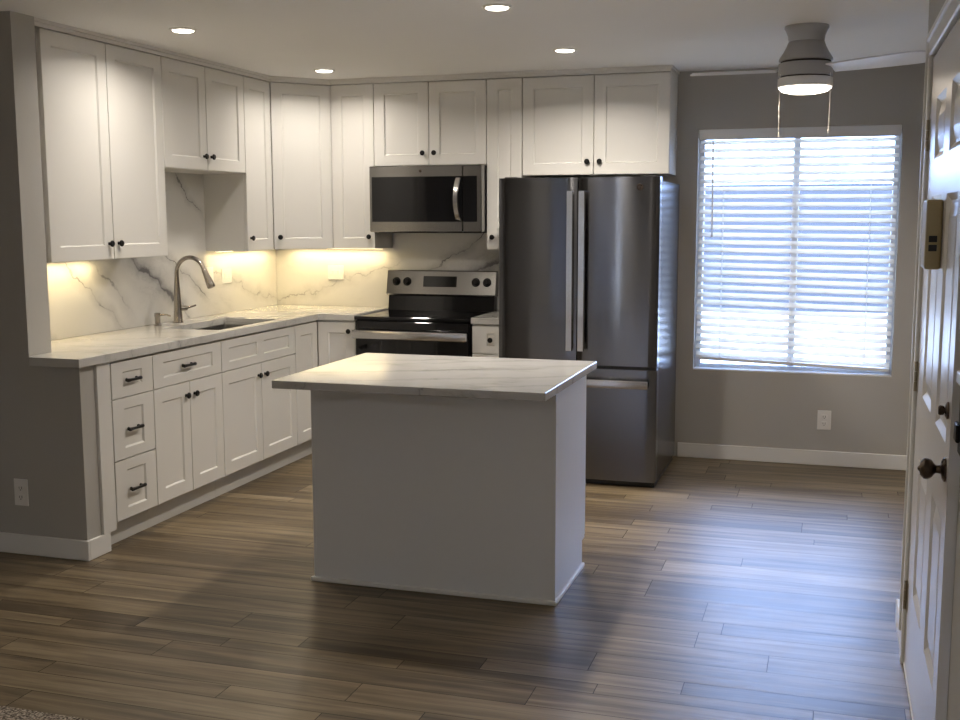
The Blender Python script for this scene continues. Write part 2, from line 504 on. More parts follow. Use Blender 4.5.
# ------------------------------------------------------------------ baseboards and trims
def bb_y(name, x0, x1, y, side=-1, h=0.094, t=0.014):
    bm = bmesh.new()
    ya, yb = (y - t, y) if side < 0 else (y, y + t)
    box(bm, x0, x1, ya, yb, 0.001, h, bev=0.003)
    struct(name, bm, 'trim', 'white painted baseboard', 'baseboard')
bb_y('baseboard_back', 2.87, XR, 0)
bm = bmesh.new()
box(bm, XLV, XL + 0.014, YS0 - 0.014, YS0, 0.001, 0.094, bev=0.003)
box(bm, XL, XL + 0.014, YS0 - 0.002, YS1 + 0.0, 0.001, 0.094, bev=0.003)
struct('baseboard_partition', bm, 'trim', 'white baseboard wrapping the partition end', 'baseboard')
struct('baseboard_entry', BX(XD - 0.017, XD, -3.105, -2.75, 0.001, 0.094, bev=0.003), 'trim', 'short white baseboard beside the entry door', 'baseboard')
struct('baseboard_right', BX(XR - 0.014, XR, -2.75, -0.014, 0.001, 0.094, bev=0.003), 'trim', 'white baseboard on the dining side wall', 'baseboard')

bm = bmesh.new()   # entry door casing
box(bm, XD - 0.021, XD, DY0 + 0.004, DY0 + 0.075, 0.001, 2.062, bev=0.004)
box(bm, XD - 0.021, XD, DY1 + 0.0, DY0 + 0.075, 2.064, 2.130, bev=0.004)
box(bm, XD - 0.028, XD, DY1 + 0.0, DY0 + 0.079, 2.112, 2.134, bev=0.003)
box(bm, XD - 0.028, XD, DY0 + 0.06, DY0 + 0.079, 0.1, 2.134, bev=0.003)
struct('trim_1', bm, 'trim', 'white casing around the entry door', 'door casing')
bm = bmesh.new(); box(bm, XD - 0.012, XD + 0.1, DY1, DY0 + 0.004, 0.0005, 0.012, bev=0.003)
struct('trim_2', bm, 'trim', 'pale threshold under the entry door', 'threshold')
# moulding between wall cabinets and ceiling
bm = bmesh.new()
UD = 0.3178
z0, z1 = ZT + 0.002, ZC
D0, D1 = (UD, -0.6125), (0.6044, -UD)
pl = [(0, YS1), (UD + 0.004, YS1), (UD + 0.004, D0[1]), (D1[0], -UD - 0.004), (2.8264, -UD - 0.004), (2.8264, 0), (0, 0)]
poly_slab(bm, pl, z0, z1 - 0.014)
pl = [(0, YS1), (UD + 0.016, YS1), (UD + 0.016, D0[1] - 0.006), (D1[0] - 0.006, -UD - 0.016), (2.836, -UD - 0.016), (2.836, 0), (0, 0)]
poly_slab(bm, pl, z1 - 0.016, z1)
struct('trim_3', bm, 'cabinet', 'white moulding between wall cabinets and ceiling', 'crown moulding')

# ------------------------------------------------------------------ windows
def build_window():
    w = thing('window_1', 'dining window with white frame', 'window', (WX0, 0, WZ0))
    w['kind'] = 'structure'
    W_, H_ = WX1 - WX0, WZ1 - WZ0
    bm = bmesh.new()
    for q in ((0, .035, 0, H_), (W_ - .035, W_, 0, H_)): box(bm, q[0], q[1], 0.075, 0.135, q[2], q[3], bev=.002)
    box(bm, 0.035, W_ - .035, 0.075, .135, 0, .035, bev=.002); box(bm, 0.035, W_ - .035, .075, .135, H_ - .035, H_, bev=.002)
    obj('window_frame', bm, 'vinyl', w)
    obj('mullion', BX(0.575, 0.615, .08, .125, .035, H_ - .035, bev=.003), 'vinyl', w)
    obj('sill', BX(0, W_, 0.001, .075, 0, .010, bev=.002), 'vinyl', w)
    for a, b in ((.035, .575), (.615, W_ - .035)):
        obj('pane', BX(a, b, .100, .104, .035, H_ - .035), 'glass', w)
build_window()
def build_added_patio():
    w = thing('added_window', 'patio opening added behind the camera to feed the fridge reflection', 'window', (PX0, YR, 0.02)); w['kind'] = 'structure'  # unseen opening, added for the fridge to reflect and to light the island
    W_, H_ = PX1 - PX0, PZ1 - 0.02
    bm = bmesh.new()
    for a, b in ((0, .05), (W_ - .05, W_), (W_ / 2 - .04, W_ / 2 + .04)): box(bm, a, b, -.10, -.04, 0, H_, bev=.003)
    box(bm, 0.05, W_ - .05, -.10, -.04, 0, .06); box(bm, 0.05, W_ - .05, -.10, -.04, H_ - .05, H_)
    obj('window_frame', bm, 'vinyl', w)
    obj('pane', BX(.05, W_ / 2 - .04, -.075, -.071, .06, H_ - .05), 'glass', w)
    obj('pane', BX(W_ / 2 + .04, W_ - .05, -.075, -.071, .06, H_ - .05), 'glass', w)
build_added_patio()
def build_streak_blind():
    b = thing('streak_blind', 'unseen vane blind added across the patio opening, gapped for the fridge streak', 'blind', (PX0 + .01, YR + 0.06, 0.03))  # added out of view; the missing vane makes a bright fridge streak
    bm = bmesh.new()
    x = 0.0
    while x < .72:
        if not (.63 < x < .70):
            a = R(14)
            dx, dy = 0.0445 * math.cos(a), 0.0445 * math.sin(a)
            c = Vector((x + .04, .0, 0))
            p = [(c.x - dx, c.y - dy), (c.x + dx, c.y + dy)]
            vs = [bm.verts.new((p[0][0], p[0][1] - .001, 0)), bm.verts.new((p[1][0], p[1][1] - .001, 0)), bm.verts.new((p[1][0], p[1][1] - .001, 2.03)), bm.verts.new((p[0][0], p[0][1] - .001, 2.03))]
            f = bm.faces.new(vs)
        x += 0.083
    bmesh.ops.solidify(bm, geom=bm.faces[:], thickness=0.0015)
    obj('vanes', bm, 'vane', b)
    obj('head_rail', BX(0, .76, -.02, .03, 2.03, 2.075), 'vinyl', b)
build_streak_blind()

def build_blinds():
    W_ = WX1 - WX0
    b = thing('window_blind', 'white horizontal slat blind hanging in the dining window', 'blind', (WX0, 0.042, WZ0))
    L = W_ - .024
    zt, zb = 1.43, 0.055        # slat range above the sill line
    n = 29
    bm = bmesh.new()
    for i in range(n):
        z = zt - (zt - 0.085) * i / (n - 1)
        sag = R(1.9) * max(0.0, (i / (n - 1)) - 0.1)
        tl = R(30)
        hw = 0.025
        cross = [(-hw, 0), (-hw * .5, .0018), (0, .0026), (hw * .5, .0018), (hw, 0)]
        top, bot = [], []
        for xx in (0.012, 0.012 + L):
            rt, rb = [], []
            for cy, cz in cross:
                for off, lst in ((0.0013, rt), (-0.0013, rb)):
                    yy = cy * math.cos(tl) - (cz + off) * math.sin(tl)
                    zz = cy * math.sin(tl) + (cz + off) * math.cos(tl)
                    lst.append(bm.verts.new((xx, yy, z + zz - (xx - W_ / 2) * math.tan(sag))))
            top.append(rt); bot.append(rb)
        for k in range(4):
            bm.faces.new((top[0][k], top[1][k], top[1][k + 1], top[0][k + 1]))
            bm.faces.new((bot[0][k], bot[0][k + 1], bot[1][k + 1], bot[1][k]))
        for e in (0, 4):
            bm.faces.new((top[0][e], top[1][e], bot[1][e], bot[0][e]))
        for s in (0, 1):
            bm.faces.new(top[s] + bot[s][::-1])
    obj('slats', bm, 'blind', b)
    bm = BX(-L / 2, L / 2, -.026, .026, -.011, .011, bev=.004)
    o = obj('bottom_rail', bm, 'vinyl', b); o.location = (W_ / 2, 0, 0.058); o.rotation_euler = (0, R(1.9), 0)
    obj('head_rail', BX(.004, W_ - .004, -.045, -.030, WZ1 - WZ0 - .066, WZ1 - WZ0 - .001, bev=.003), 'vinyl', b)
    obj('head_box', BX(.008, W_ - .008, -.030, .028, WZ1 - WZ0 - .05, WZ1 - WZ0 - .004), 'vinyl', b)
    for xx in (0.16, W_ / 2, W_ - 0.16):
        bm = bmesh.new()
        for yy in (-.0265, .0265):
            tube(bm, [(xx, yy, .06), (xx, yy, WZ1 - WZ0 - .05)], .0011, 6)
        obj('ladder_cord', bm, 'plastic', b)
    bm = bmesh.new(); tube(bm, [(.092, -.040, WZ1 - WZ0 - .07), (.099, -.052, .84)], .0045, 8)
    o = obj('tilt_wand', bm, 'greyplastic', b); o['label'] = 'thin grey tilt wand'
build_blinds()

# outdoors seen through the blinds
bm = bmesh.new(); box(bm, -14, 22, 0.14, 40, -0.35, -0.15)
o = struct('exterior_ground', bm, 'ground', 'sunlit concrete yard outside', 'ground')
bm = bmesh.new(); box(bm, -14, 22, 13.5, 13.7, -0.15, 2.1)
o = struct('exterior_fence', bm, 'outwall', 'dark grey boundary fence across the yard', 'wall')
bm = bmesh.new(); box(bm, -14, 22, -40, YR - 0.12, -0.35, -0.15)
o = struct('exterior_ground_rear', bm, 'ground', 'concrete patio behind the camera', 'ground')

bm = bmesh.new(); box(bm, -14, 22, -16.3, -16, -0.15, 4.5)
struct('reflection_wall_rear', bm, 'warmwall', 'unseen warm wall added to tint the fridge reflection', 'wall')  # added out of view so the streak in the fridge turns beige

# ------------------------------------------------------------------ entry door
def panel_recess(bm, quadface_rect, y0, y1, z0, z1, x):
    pass

def build_door():
    t = 0.042
    xf = XD - 0.009
    root = thing('door_1', 'white six panel entry door', 'door', (xf, DY0, 0.012)); root['kind'] = 'structure'
    # local: y runs 0 .. -Wd, front face at x=0 facing -x
    Wd, H = DY0 - DY1 - 0.006, 2.040
    ys = [0, 0.215, 0.525, 0.685, 0.985, Wd]
    zs = [0, 0.305, 0.765, 0.965, 1.595, 1.708, 1.895, H]
    bm = bmesh.new()
    g = {}
    for i, y in enumerate(ys):
        for k, z in enumerate(zs):
            g[i, k] = bm.verts.new((0, -y, z))
    for i in range(5):
        for k in range(7):
            q = [g[i, k], g[i + 1, k], g[i + 1, k + 1], g[i, k + 1]]
            if i in (1, 3) and k in (1, 3, 5):
                ya, yb, za, zb_ = ys[i], ys[i + 1], zs[k], zs[k + 1]
                prev = q
                for ins, dep in ((0.018, 0.011), (0.026, 0.011), (0.060, 0.003)):
                    nv = [bm.verts.new((dep, -(ya + ins), za + ins)), bm.verts.new((dep, -(yb - ins), za + ins)),
                          bm.verts.new((dep, -(yb - ins), zb_ - ins)), bm.verts.new((dep, -(ya + ins), zb_ - ins))]
                    for m_ in range(4):
                        bm.faces.new((prev[m_], prev[(m_ + 1) % 4], nv[(m_ + 1) % 4], nv[m_]))
                    prev = nv
                bm.faces.new(prev)
            else:
                bm.faces.new(q)
    # back and edges
    b0 = {}
    for i in (0, 5):
        for k in (0, 7):
            b0[i, k] = bm.verts.new((t, -ys[i], zs[k]))
    bm.faces.new((b0[0, 0], b0[0, 7], b0[5, 7], b0[5, 0]))
    bm.faces.new([g[i, 0] for i in range(6)] + [b0[5, 0], b0[0, 0]])
    bm.faces.new([g[i, 7] for i in range(6)] + [b0[5, 7], b0[0, 7]])
    bm.faces.new([g[0, k] for k in range(8)] + [b0[0, 7], b0[0, 0]])
    bm.faces.new([g[5, k] for k in range(8)] + [b0[5, 7], b0[5, 0]])
    obj('door_leaf', bm, 'door', root)
    for z in (1.795, 1.000, 0.240):
        bm = bmesh.new()
        for k in range(3):
            lathe(bm, [(0.0, -.016 - .001), (.0062, -.016), (.0062, .016), (0, .017)], 10, Matrix.Translation((-.006, .004, z + (k - 1) * .034)))
        box(bm, -.002, .0, -.03, .002, z - .05, z + .05)
        o = obj('hinge', bm, 'hinge', root, smooth=True); o['label'] = 'worn brass hinge'
    K = 0.985 - 0.10
    yk = -(Wd - 0.065)
    rot = Matrix.Rotation(R(-90), 4, 'Y')
    bm = bmesh.new()
    T = Matrix.Translation((0, yk, 0.905)) @ rot
    lathe(bm, [(.031, 0), (.031, .005), (.024, .009), (.011, .012), (.010, .022), (.014, .027), (.023, .033), (.027, .042), (.026, .051), (.018, .058), (.008, .061), (.004, .065), (0, .066)], 24, T)
    o = obj('knob', bm, 'bronze', root, smooth=True); o['label'] = 'dark round door knob'
    bm = bmesh.new()
    T = Matrix.Translation((0, yk, 1.055)) @ rot
    lathe(bm, [(.022, 0), (.022, .004), (.016, .008), (.007, .009), (.007, .014), (0, .015)], 20, T)
    box(bm, -.024, -.010, yk - .005, yk + .005, 1.055 - .012, 1.055 + .012, bev=.003)
    o = obj('deadbolt', bm, 'bronze', root, smooth=True); o['label'] = 'dark thumb turn deadbolt'
build_door()
# chime box on the door
def build_chime():
    c = thing('door_chime', 'tall tan plastic box with two dark buttons on the entry door', 'chime', (XD - 0.010, -3.72, 1.398))
    obj('housing', BX(-.043, -.0005, -.08, 0.06, 0, .194, bev=.006, seg=2), 'tan', c)
    for z in (.085, .060):
        o = obj('button', BX(-.034, -.012, -.084, -.079, z - .009, z + .009, bev=.001), 'blackplastic', c); o['label'] = 'dark square button'
build_chime()
def build_latch():
    c = thing('door_latch', 'black strike latch on the wall at the knob side of the entry door', 'latch', (XD + 0.016, -4.335, 0.985))
    obj('plate', BX(-.012, -.0003, -.04, .03, 0, .155, bev=.002), 'black', c)
    obj('keeper', BX(-.022, -.012, -.02, .03, .03, .075, bev=.003), 'black', c)
    o = obj('cover', BX(-.020, -.0003, -.03, .05, .165, .195, bev=.003), 'plastic', c); o['label'] = 'white cover strip'
build_latch()

# ------------------------------------------------------------------ cabinetry builders (local: x along width, front faces -y, z up)
def shaker(bm, x0, x1, z0, z1, yf, rx=0.070, rz=0.068, t=0.019, rec=0.008, cham=0.007, panels=1):
    """one slab front with recessed panel(s), front plane at y=yf"""
    b = 0.0016
    yb = yf + t
    def loop(ins, y, xa=x0, xb=x1, za=z0, zb=z1, inz=None):
        inz = ins if inz is None else inz
        return [bm.verts.new(p) for p in ((xa + ins, y, za + inz), (xb - ins, y, za + inz), (xb - ins, y, zb - inz), (xa + ins, y, zb - inz))]
    def bridge(a, c):
        for i in range(4):
            bm.faces.new((a[i], a[(i + 1) % 4], c[(i + 1) % 4], c[i]))
    back = loop(0, yb); e0 = loop(0, yf + b); e1 = loop(b, yf)
    bm.faces.new(back[::-1]); bridge(back, e0); bridge(e0, e1)
    if panels == 1:
        secs = [(x0, x1)]
    else:
        xm = (x0 + x1) / 2
        secs = [(x0, xm), (xm, x1)]
    rows = []
    for k, (xa, xb) in enumerate(secs):
        ra = rx if k == 0 else rx * 0.5
        rb = rx if k == len(secs) - 1 else rx * 0.5
        if panels == 1: ra = rb = rx
        lp = [bm.verts.new(p) for p in ((xa + ra, yf, z0 + rz), (xb - rb, yf, z0 + rz), (xb - rb, yf, z1 - rz), (xa + ra, yf, z1 - rz))]
        inn = [bm.verts.new(p) for p in ((xa + ra + cham, yf + rec, z0 + rz + cham), (xb - rb - cham, yf + rec, z0 + rz + cham),
                                         (xb - rb - cham, yf + rec, z1 - rz - cham), (xa + ra + cham, yf + rec, z1 - rz - cham))]
        bridge(lp, inn); bm.faces.new(inn)
        rows.append(lp)
    if panels == 1:
        bridge(e1, rows[0])
    else:
        a, c = rows
        bm.faces.new((e1[0], e1[1], c[1], c[0], a[1], a[0]))
        bm.faces.new((e1[2], e1[3], a[3], a[2], c[3], c[2]))
        bm.faces.new((e1[3], e1[0], a[0], a[3])); bm.faces.new((e1[1], e1[2], c[2], c[1]))
        bm.faces.new((a[1], c[0], c[3], a[2]))

def knob(parent, x, y, z):
    bm = bmesh.new()
    lathe(bm, [(.0085, 0), (.0085, .002), (.0065, .004), (.0065, .009), (.011, .012), (.0160, .016), (.0165, .020), (.0135, .0245), (0, .0255)], 18,
          Matrix.Translation((x, y, z)) @ Matrix.Rotation(R(90), 4, 'X'))
    o = obj('knob', bm, 'black', parent, smooth=True); o['label'] = 'round black knob'
    return o

def pull(parent, x, y, z, L=0.108):
    bm = bmesh.new()
    h = L / 2
    tube(bm, [(x - h, y - .017, z), (x - h * .93, y - .018, z), (x - h * .6, y - .020, z), (x, y - .021, z), (x + h * .6, y - .020, z), (x + h * .93, y - .018, z), (x + h, y - .017, z)],
         [.0085, .0095, .0075, .0064, .0075, .0095, .0085], 10)
    for s in (-1, 1):
        tube(bm, [(x + s * h * .72, y, z), (x + s * h * .72, y - .008, z), (x + s * h * .72, y - .019, z)], [.0095, .007, .007], 10)
    o = obj('handle', bm, 'black', parent, smooth=True); o['label'] = 'black bar pull'
    return o

G = 0.0025
def wall_cabinet(label, loc, rz, w, h, doors, knobs, depth=0.2985, mid=None, filler=None):
    """doors: list of (x0,x1); knobs: list of (x, z) per door or None"""
    c = thing('wall_cabinet', label, 'cabinet', loc, rz, 'wall cabinets')
    obj('carcass', BX(0.0006, w - 0.0006, -depth, -0.001, 0, h), 'cabinet', c)
    for (a, b), k in zip(doors, knobs):
        bm = bmesh.new(); shaker(bm, a + G, b - G, G, h - G, -depth - 0.0198)
        d = obj('door', bm, 'cabinet', c)
        if k: knob(d, k[0], -depth - 0.0198, k[1])
    return c

Hh = ZT - ZB
LR = R(90)
yA0, yAm, yA1, yB1, yC1 = -2.7937, -2.3104, -1.8292, -0.9513, -0.6125
xE0, xE1, xMm, xM1, xF1, xGm, xG1 = 0.6044, 0.9067, 1.2868, 1.6739, 1.9077, 2.3624, 2.8264
kz = 0.080
a = wall_cabinet('tall white two-door wall cabinet beside the partition, left end of the row', (0, yA0, ZB), LR, yA1 - yA0, Hh,
                 [(0, yAm - yA0), (yAm - yA0, yA1 - yA0)], [(yAm - yA0 - .039, kz), (yAm - yA0 + .039, kz)])
obj('filler', BX(-(yA0 - YS1) + 0.002, -0.004, -.295, -.27, 0, Hh), 'cabinet', a)
wB = yB1 - yA1
wall_cabinet('short white two-door wall cabinet above the sink', (0, yA1, 1.8136), LR, wB, ZT - 1.8136,
             [(0, wB * .5), (wB * .5, wB)], [(wB * .5 - .039, kz), (wB * .5 + .039, kz)])
wC = yC1 - yB1
wall_cabinet('narrow white single-door wall cabinet between sink cabinet and diagonal corner cabinet', (0, yB1, ZB), LR, wC, Hh, [(0, wC)], [(.04, kz)])
# diagonal corner
def corner_wall_cabinet():
    c = thing('wall_cabinet', 'white diagonal corner wall cabinet with one wide angled door', 'cabinet', (0, 0, ZB), 0, 'wall cabinets')
    n = Vector((1, -1, 0)).normalized()
    p0, p1 = Vector((UD, yC1 + .001, 0)), Vector((xE0 - .001, -UD, 0))
    q0, q1 = p0 - n * .0205, p1 - n * .0205
    bm = bmesh.new()
    poly_slab(bm, [(0.001, -.001), (0.001, yC1 + .001), (UD - .0205, yC1 + .001), (q0.x, q0.y + 0.0), (q1.x, q1.y), (xE0 - .001, -UD + .0205), (xE0 - .001, -.001)], 0, Hh)
    obj('carcass', bm, 'cabinet', c)
    L = (p1 - p0).length
    bm = bmesh.new(); shaker(bm, .004, L - .004, G, Hh - G, 0)
    d = obj('door', bm, 'cabinet', c)
    d.location = p0; d.rotation_euler = (0, 0, math.atan2(p1.y - p0.y, p1.x - p0.x))
    knob(d, .04, 0, kz)
corner_wall_cabinet()
def back_cab(label, x0, x1, z0, z1, doors, knobs):
    return wall_cabinet(label, (x0, 0, z0), 0, x1 - x0, z1 - z0, doors, knobs)
wE = xE1 - xE0
back_cab('narrow white single-door wall cabinet left of the microwave', xE0, xE1, ZB, ZT, [(0, wE)], [(wE - .039, kz)])
wM = xM1 - xE1; mm = xMm - xE1
back_cab('short white two-door wall cabinet above the microwave', xE1, xM1, 1.8733, ZT, [(0, mm), (mm, wM)], [(mm - .039, kz), (mm + .039, kz)])
wF = xF1 - xM1
back_cab('narrow white single-door wall cabinet between microwave and refrigerator', xM1, xF1, ZB, ZT, [(0, wF)], [(.04, kz)])
wG = xG1 - xF1; gm = xGm - xF1
back_cab('wide white two-door wall cabinet above the refrigerator', xF1, xG1, 1.8006, ZT, [(0, gm), (gm, wG)], [(gm - .039, kz), (gm + .039, kz)])

# ---------------- base cabinets
BD, TK, BT = 0.6199, 0.122, CT - 0.041
SP1, SP2 = 0.704, 0.411
yd0, yd1, yd2, yd3 = -2.8, -2.4654, -1.8177, -0.9351
dep = BD - 0.0205
def base_root(label, loc, rz, w, toe=True, sink=False):
    c = thing('base_cabinet', label, 'cabinet', loc, rz, 'base cabinets')
    bm = bmesh.new()
    if sink:
        box(bm, .0006, w - .0006, -dep, -.022, TK, .66)
        box(bm, .0006, .018, -dep, -.022, .66, BT); box(bm, w - .018, w - .0006, -dep, -.022, .66, BT)
        box(bm, .018, w - .018, -dep, -dep + .015, .66, BT)
    else:
        box(bm, .0006, w - .0006, -dep, -.022, TK, BT)
    obj('carcass', bm, 'cabinet', c)
    if toe:
        obj('toe_kick', BX(.0006, w - .0006, -.556, -.022, 0.001, TK), 'toe', c)
    return c
def front(c, name, x0, x1, z0, z1, **k):
    bm = bmesh.new(); shaker(bm, x0 + G, x1 - G, z0 + G, z1 - G, -BD, **k)
    return obj(name, bm, 'cabinet', c)
TOPZ = BT - 0.008
w = yd1 - yd0
c = base_root('narrow white base cabinet with a stack of three drawers beside the partition', (0, yd0, 0), LR, w)
for z0, z1 in ((SP1, TOPZ), (SP2, SP1), (TK, SP2)):
    d = front(c, 'drawer', 0, w, z0, z1, rx=.088, rz=.050)
    pull(d, w / 2 - .012, -BD, (z0 + z1) / 2 - .006)
obj('filler', BX(-(yd0 + 2.900) , -.003, -BD + .002, -.345, TK - .03, BT), 'cabinet', c)
w = yd2 - yd1
c = base_root('white base cabinet with one wide drawer over two doors, left of the sink', (0, yd1, 0), LR, w)
d = front(c, 'drawer', 0, w, SP1, TOPZ, rx=.088, rz=.046); pull(d, w / 2 - .02, -BD, (SP1 + TOPZ) / 2)
for a_, b_, k_ in ((0, w / 2, w / 2 - .040), (w / 2, w, w / 2 + .040)):
    d = front(c, 'door', a_, b_, TK, SP1); knob(d, k_, -BD, SP1 - .070)
w = yd3 - yd2
c = base_root('white sink base cabinet with a double false front over two doors', (0, yd2, 0), LR, w, sink=True)
front(c, 'false_front', 0, w, SP1, TOPZ, rx=.080, rz=.046, panels=2)
for a_, b_, k_ in ((0, w / 2, w / 2 - .040), (w / 2, w, w / 2 + .040)):
    d = front(c, 'door', a_, b_, TK, SP1); knob(d, k_, -BD, SP1 - .070)
# carousel corner: left-run leaf and back-run leaf
xr0 = 0.889
def corner_base():
    c = thing('base_cabinet', 'white corner base cabinet with two folded leaves, between sink cabinet and range', 'cabinet', (0, 0, 0), 0, 'base cabinets')
    bm = bmesh.new()
    poly_slab(bm, [(.022, -.022), (.022, yd3 + .0006), (dep, yd3 + .0006), (dep, -dep), (xr0 - .002, -dep), (xr0 - .002, -.022)], TK, BT)
    obj('carcass', bm, 'cabinet', c)
    bm = bmesh.new()
    poly_slab(bm, [(.022, -.022), (.022, yd3 + .0006), (.556, yd3 + .0006), (.556, -.556), (xr0 - .002, -.556), (xr0 - .002, -.022)], .001, TK)
    obj('toe_kick', bm, 'toe', c)
    L = -BD - yd3 - .004
    bm = bmesh.new(); shaker(bm, G, L, TK + G, TOPZ - G, -BD)
    d = obj('door', bm, 'cabinet', c); d.location = (0, yd3, 0); d.rotation_euler = (0, 0, LR)
    bm = bmesh.new(); shaker(bm, BD + .004, xr0 - .004, TK + G, TOPZ - G, -BD)
    d = obj('door', bm, 'cabinet', c)
    knob(d, xr0 - .045, -BD, TOPZ - .06)
corner_base()
xr1, xs1 = 1.668, 1.916
w = xs1 - xr1 - .002
c = base_root('small white base cabinet with a knobbed drawer between range and refrigerator', (xr1 + .002, 0, 0), 0, w)
d = front(c, 'drawer', 0, w, SP1, TOPZ, rx=.095, rz=.046); knob(d, w / 2, -BD, (SP1 + TOPZ) / 2)
d = front(c, 'door', 0, w, TK, SP1); knob(d, w - .04, -BD, SP1 - .070)

# ---------------- counters, backsplash, sink
SX0, SX1, SY0, SY1 = 0.20, 0.565, -1.745, -1.06
CD = 0.6364
def rrect(x0, x1, y0, y1, r, n=5):
    pts = []
    for cx_, cy_, a0 in ((x1 - r, y1 - r, 0), (x0 + r, y1 - r, 90), (x0 + r, y0 + r, 180), (x1 - r, y0 + r, 270)):
        for k in range(n + 1):
            a_ = R(a0 + 90 * k / n); pts.append((cx_ + r * math.cos(a_), cy_ + r * math.sin(a_)))
    return pts
bm = bmesh.new()
poly_slab(bm, [(.022, -.022), (.022, YS1 + .001), (XS + .001, YS1 + .001), (XS + .001, YS0 - .004), (.372, -3.0457), (CD, -3.0457), (CD, -CD), (xr0 - .001, -CD), (xr0 - .001, -.022)],
          CT - .040, CT, [rrect(SX0, SX1, SY0, SY1, .02)], bev=.0025)
tag(obj('countertop', bm, 'counter'), 'long L-shaped white veined stone countertop holding the sink', 'countertop')
bm = bmesh.new(); box(bm, xr1 + .001, xs1 + .003, -CD, -.022, CT - .040, CT, bev=.0025)
tag(obj('countertop', bm, 'counter'), 'short white stone countertop piece between range and refrigerator', 'countertop')

s = thing('backsplash', 'tall white marble-veined slab backsplash behind the faucet', 'backsplash', (0, 0, CT + .0005), R(-90))
bm = bmesh.new()
poly_slab(bm, [(0.021, 0), (-YS1 - .001, 0), (-YS1 - .001, ZB - CT - .002), (-yA1 + .002, ZB - CT - .002), (-yA1 + .002, 1.8136 - CT - .002), (-yB1 - .002, 1.8136 - CT - .002), (-yB1 - .002, ZB - CT - .002), (0.021, ZB - CT - .002)], 0, 0.0195)
bmesh.ops.transform(bm, matrix=Matrix.Translation((0, .020, 0)) @ Matrix.Rotation(R(90), 4, 'X'), verts=bm.verts)
obj('slab', bm, 'splash', s)
s = thing('backsplash', 'white marble-veined slab backsplash behind the range', 'backsplash', (0, 0, CT + .0005), 0)
bm = bmesh.new()
poly_slab(bm, [(0.001, 0), (xs1, 0), (xs1, ZB - CT - .002), (xM1 - .002, ZB - CT - .002), (xM1 - .002, 1.44 - CT), (xE1 + .002, 1.44 - CT), (xE1 + .002, ZB - CT - .002), (.001, ZB - CT - .002)], 0, 0.0195)
bmesh.ops.transform(bm, matrix=Matrix.Translation((0, -.0003, 0)) @ Matrix.Rotation(R(90), 4, 'X'), verts=bm.verts)
obj('slab', bm, 'splash', s)

def build_sink():
    c = thing('sink', 'rectangular undermount stainless sink set in the countertop', 'sink', ((SX0 + SX1) / 2, (SY0 + SY1) / 2, CT - .22))
    hx, hy = (SX1 - SX0) / 2 + .006, (SY1 - SY0) / 2 + .006
    bm = bmesh.new()
    H_ = .179
    loops = []
    for (ax, ay, z, r) in ((hx, hy, H_, .02), (hx - .004, hy - .004, .03, .03), (hx - .02, hy - .02, .004, .03), (hx - .06, hy - .06, .0, .03)):
        loops.append([bm.verts.new((x, y, z)) for x, y in rrect(-ax, ax, -ay, ay, r)])
    for a_, b_ in zip(loops, loops[1:]):
        for i in range(len(a_)):
            bm.faces.new((a_[i], a_[(i + 1) % len(a_)], b_[(i + 1) % len(a_)], b_[i]))
    bm.faces.new(loops[-1])
    bmesh.ops.recalc_face_normals(bm, faces=bm.faces)
    bmesh.ops.solidify(bm, geom=bm.faces[:], thickness=-0.0015)
    obj('basin', bm, 'sink', c, smooth=True)
    bm = bmesh.new(); lathe(bm, [(.045, .001), (.045, .004), (.036, .005), (.030, .002), (0, .002)], 24)
    o = obj('drain', bm, 'steelbright', c, smooth=True); o.location = (0, 0, .001)
build_sink()

def build_faucet():
    c = thing('faucet', 'brushed nickel gooseneck pull-down faucet behind the sink', 'faucet', (.100, -1.415, CT))
    bm = bmesh.new()
    lathe(bm, [(.030, 0), (.030, .006), (.027, .012), (.0245, .06), (.020, .16), (.0145, .25), (.0130, .27)], 24)
    obj('body', bm, 'nickel', c, smooth=True)
    pts = [(0, 0, .26)]
    r, cx_, cz_ = .093, .093, .292
    for k in range(0, 16):
        a_ = R(180 - k * 10.9)
        pts.append((cx_ + r * math.cos(a_), 0.0, cz_ + r * 1.0 * math.sin(a_)))
    bm = bmesh.new(); tube(bm, pts, .0125, 16)
    obj('spout', bm, 'nickel', c, smooth=True)
    e = Vector(pts[-1]); d = (Vector(pts[-1]) - Vector(pts[-2])).normalized()
    d = (d + Vector((.06, 0, 0))).normalized()
    bm = bmesh.new()
    tube(bm, [e, e + d * .012, e + d * .03, e + d * .085, e + d * .112, e + d * .118], [.0135, .016, .0165, .0225, .0245, .021], 18)
    obj('spray_head', bm, 'nickel', c, smooth=True)
    bm = bmesh.new()
    tube(bm, [(0.018, .006, .085), (.030, .016, .085), (.046, .030, .085)], [.016, .016, .014], 14)
    tube(bm, [(.040, .024, .085), (.052, .055, .090), (.062, .095, .097)], [.007, .006, .0055], 10)
    obj('lever', bm, 'nickel', c, smooth=True)
build_faucet()
def build_dispenser():
    c = thing('soap_dispenser', 'short brushed nickel soap dispenser left of the faucet', 'soap dispenser', (.085, -1.605, CT))
    bm = bmesh.new(); lathe(bm, [(.021, 0), (.021, .006), (.016, .010), (.016, .05), (.0175, .052), (.0175, .070), (.012, .073), (0, .073)], 20)
    obj('pump', bm, 'nickel', c, smooth=True)
    bm = bmesh.new(); tube(bm, [(.01, .0, .060), (.05, .012, .062), (.075, .018, .055)], [.006, .005, .0045], 10)
    obj('nozzle', bm, 'nickel', c, smooth=True)
build_dispenser()

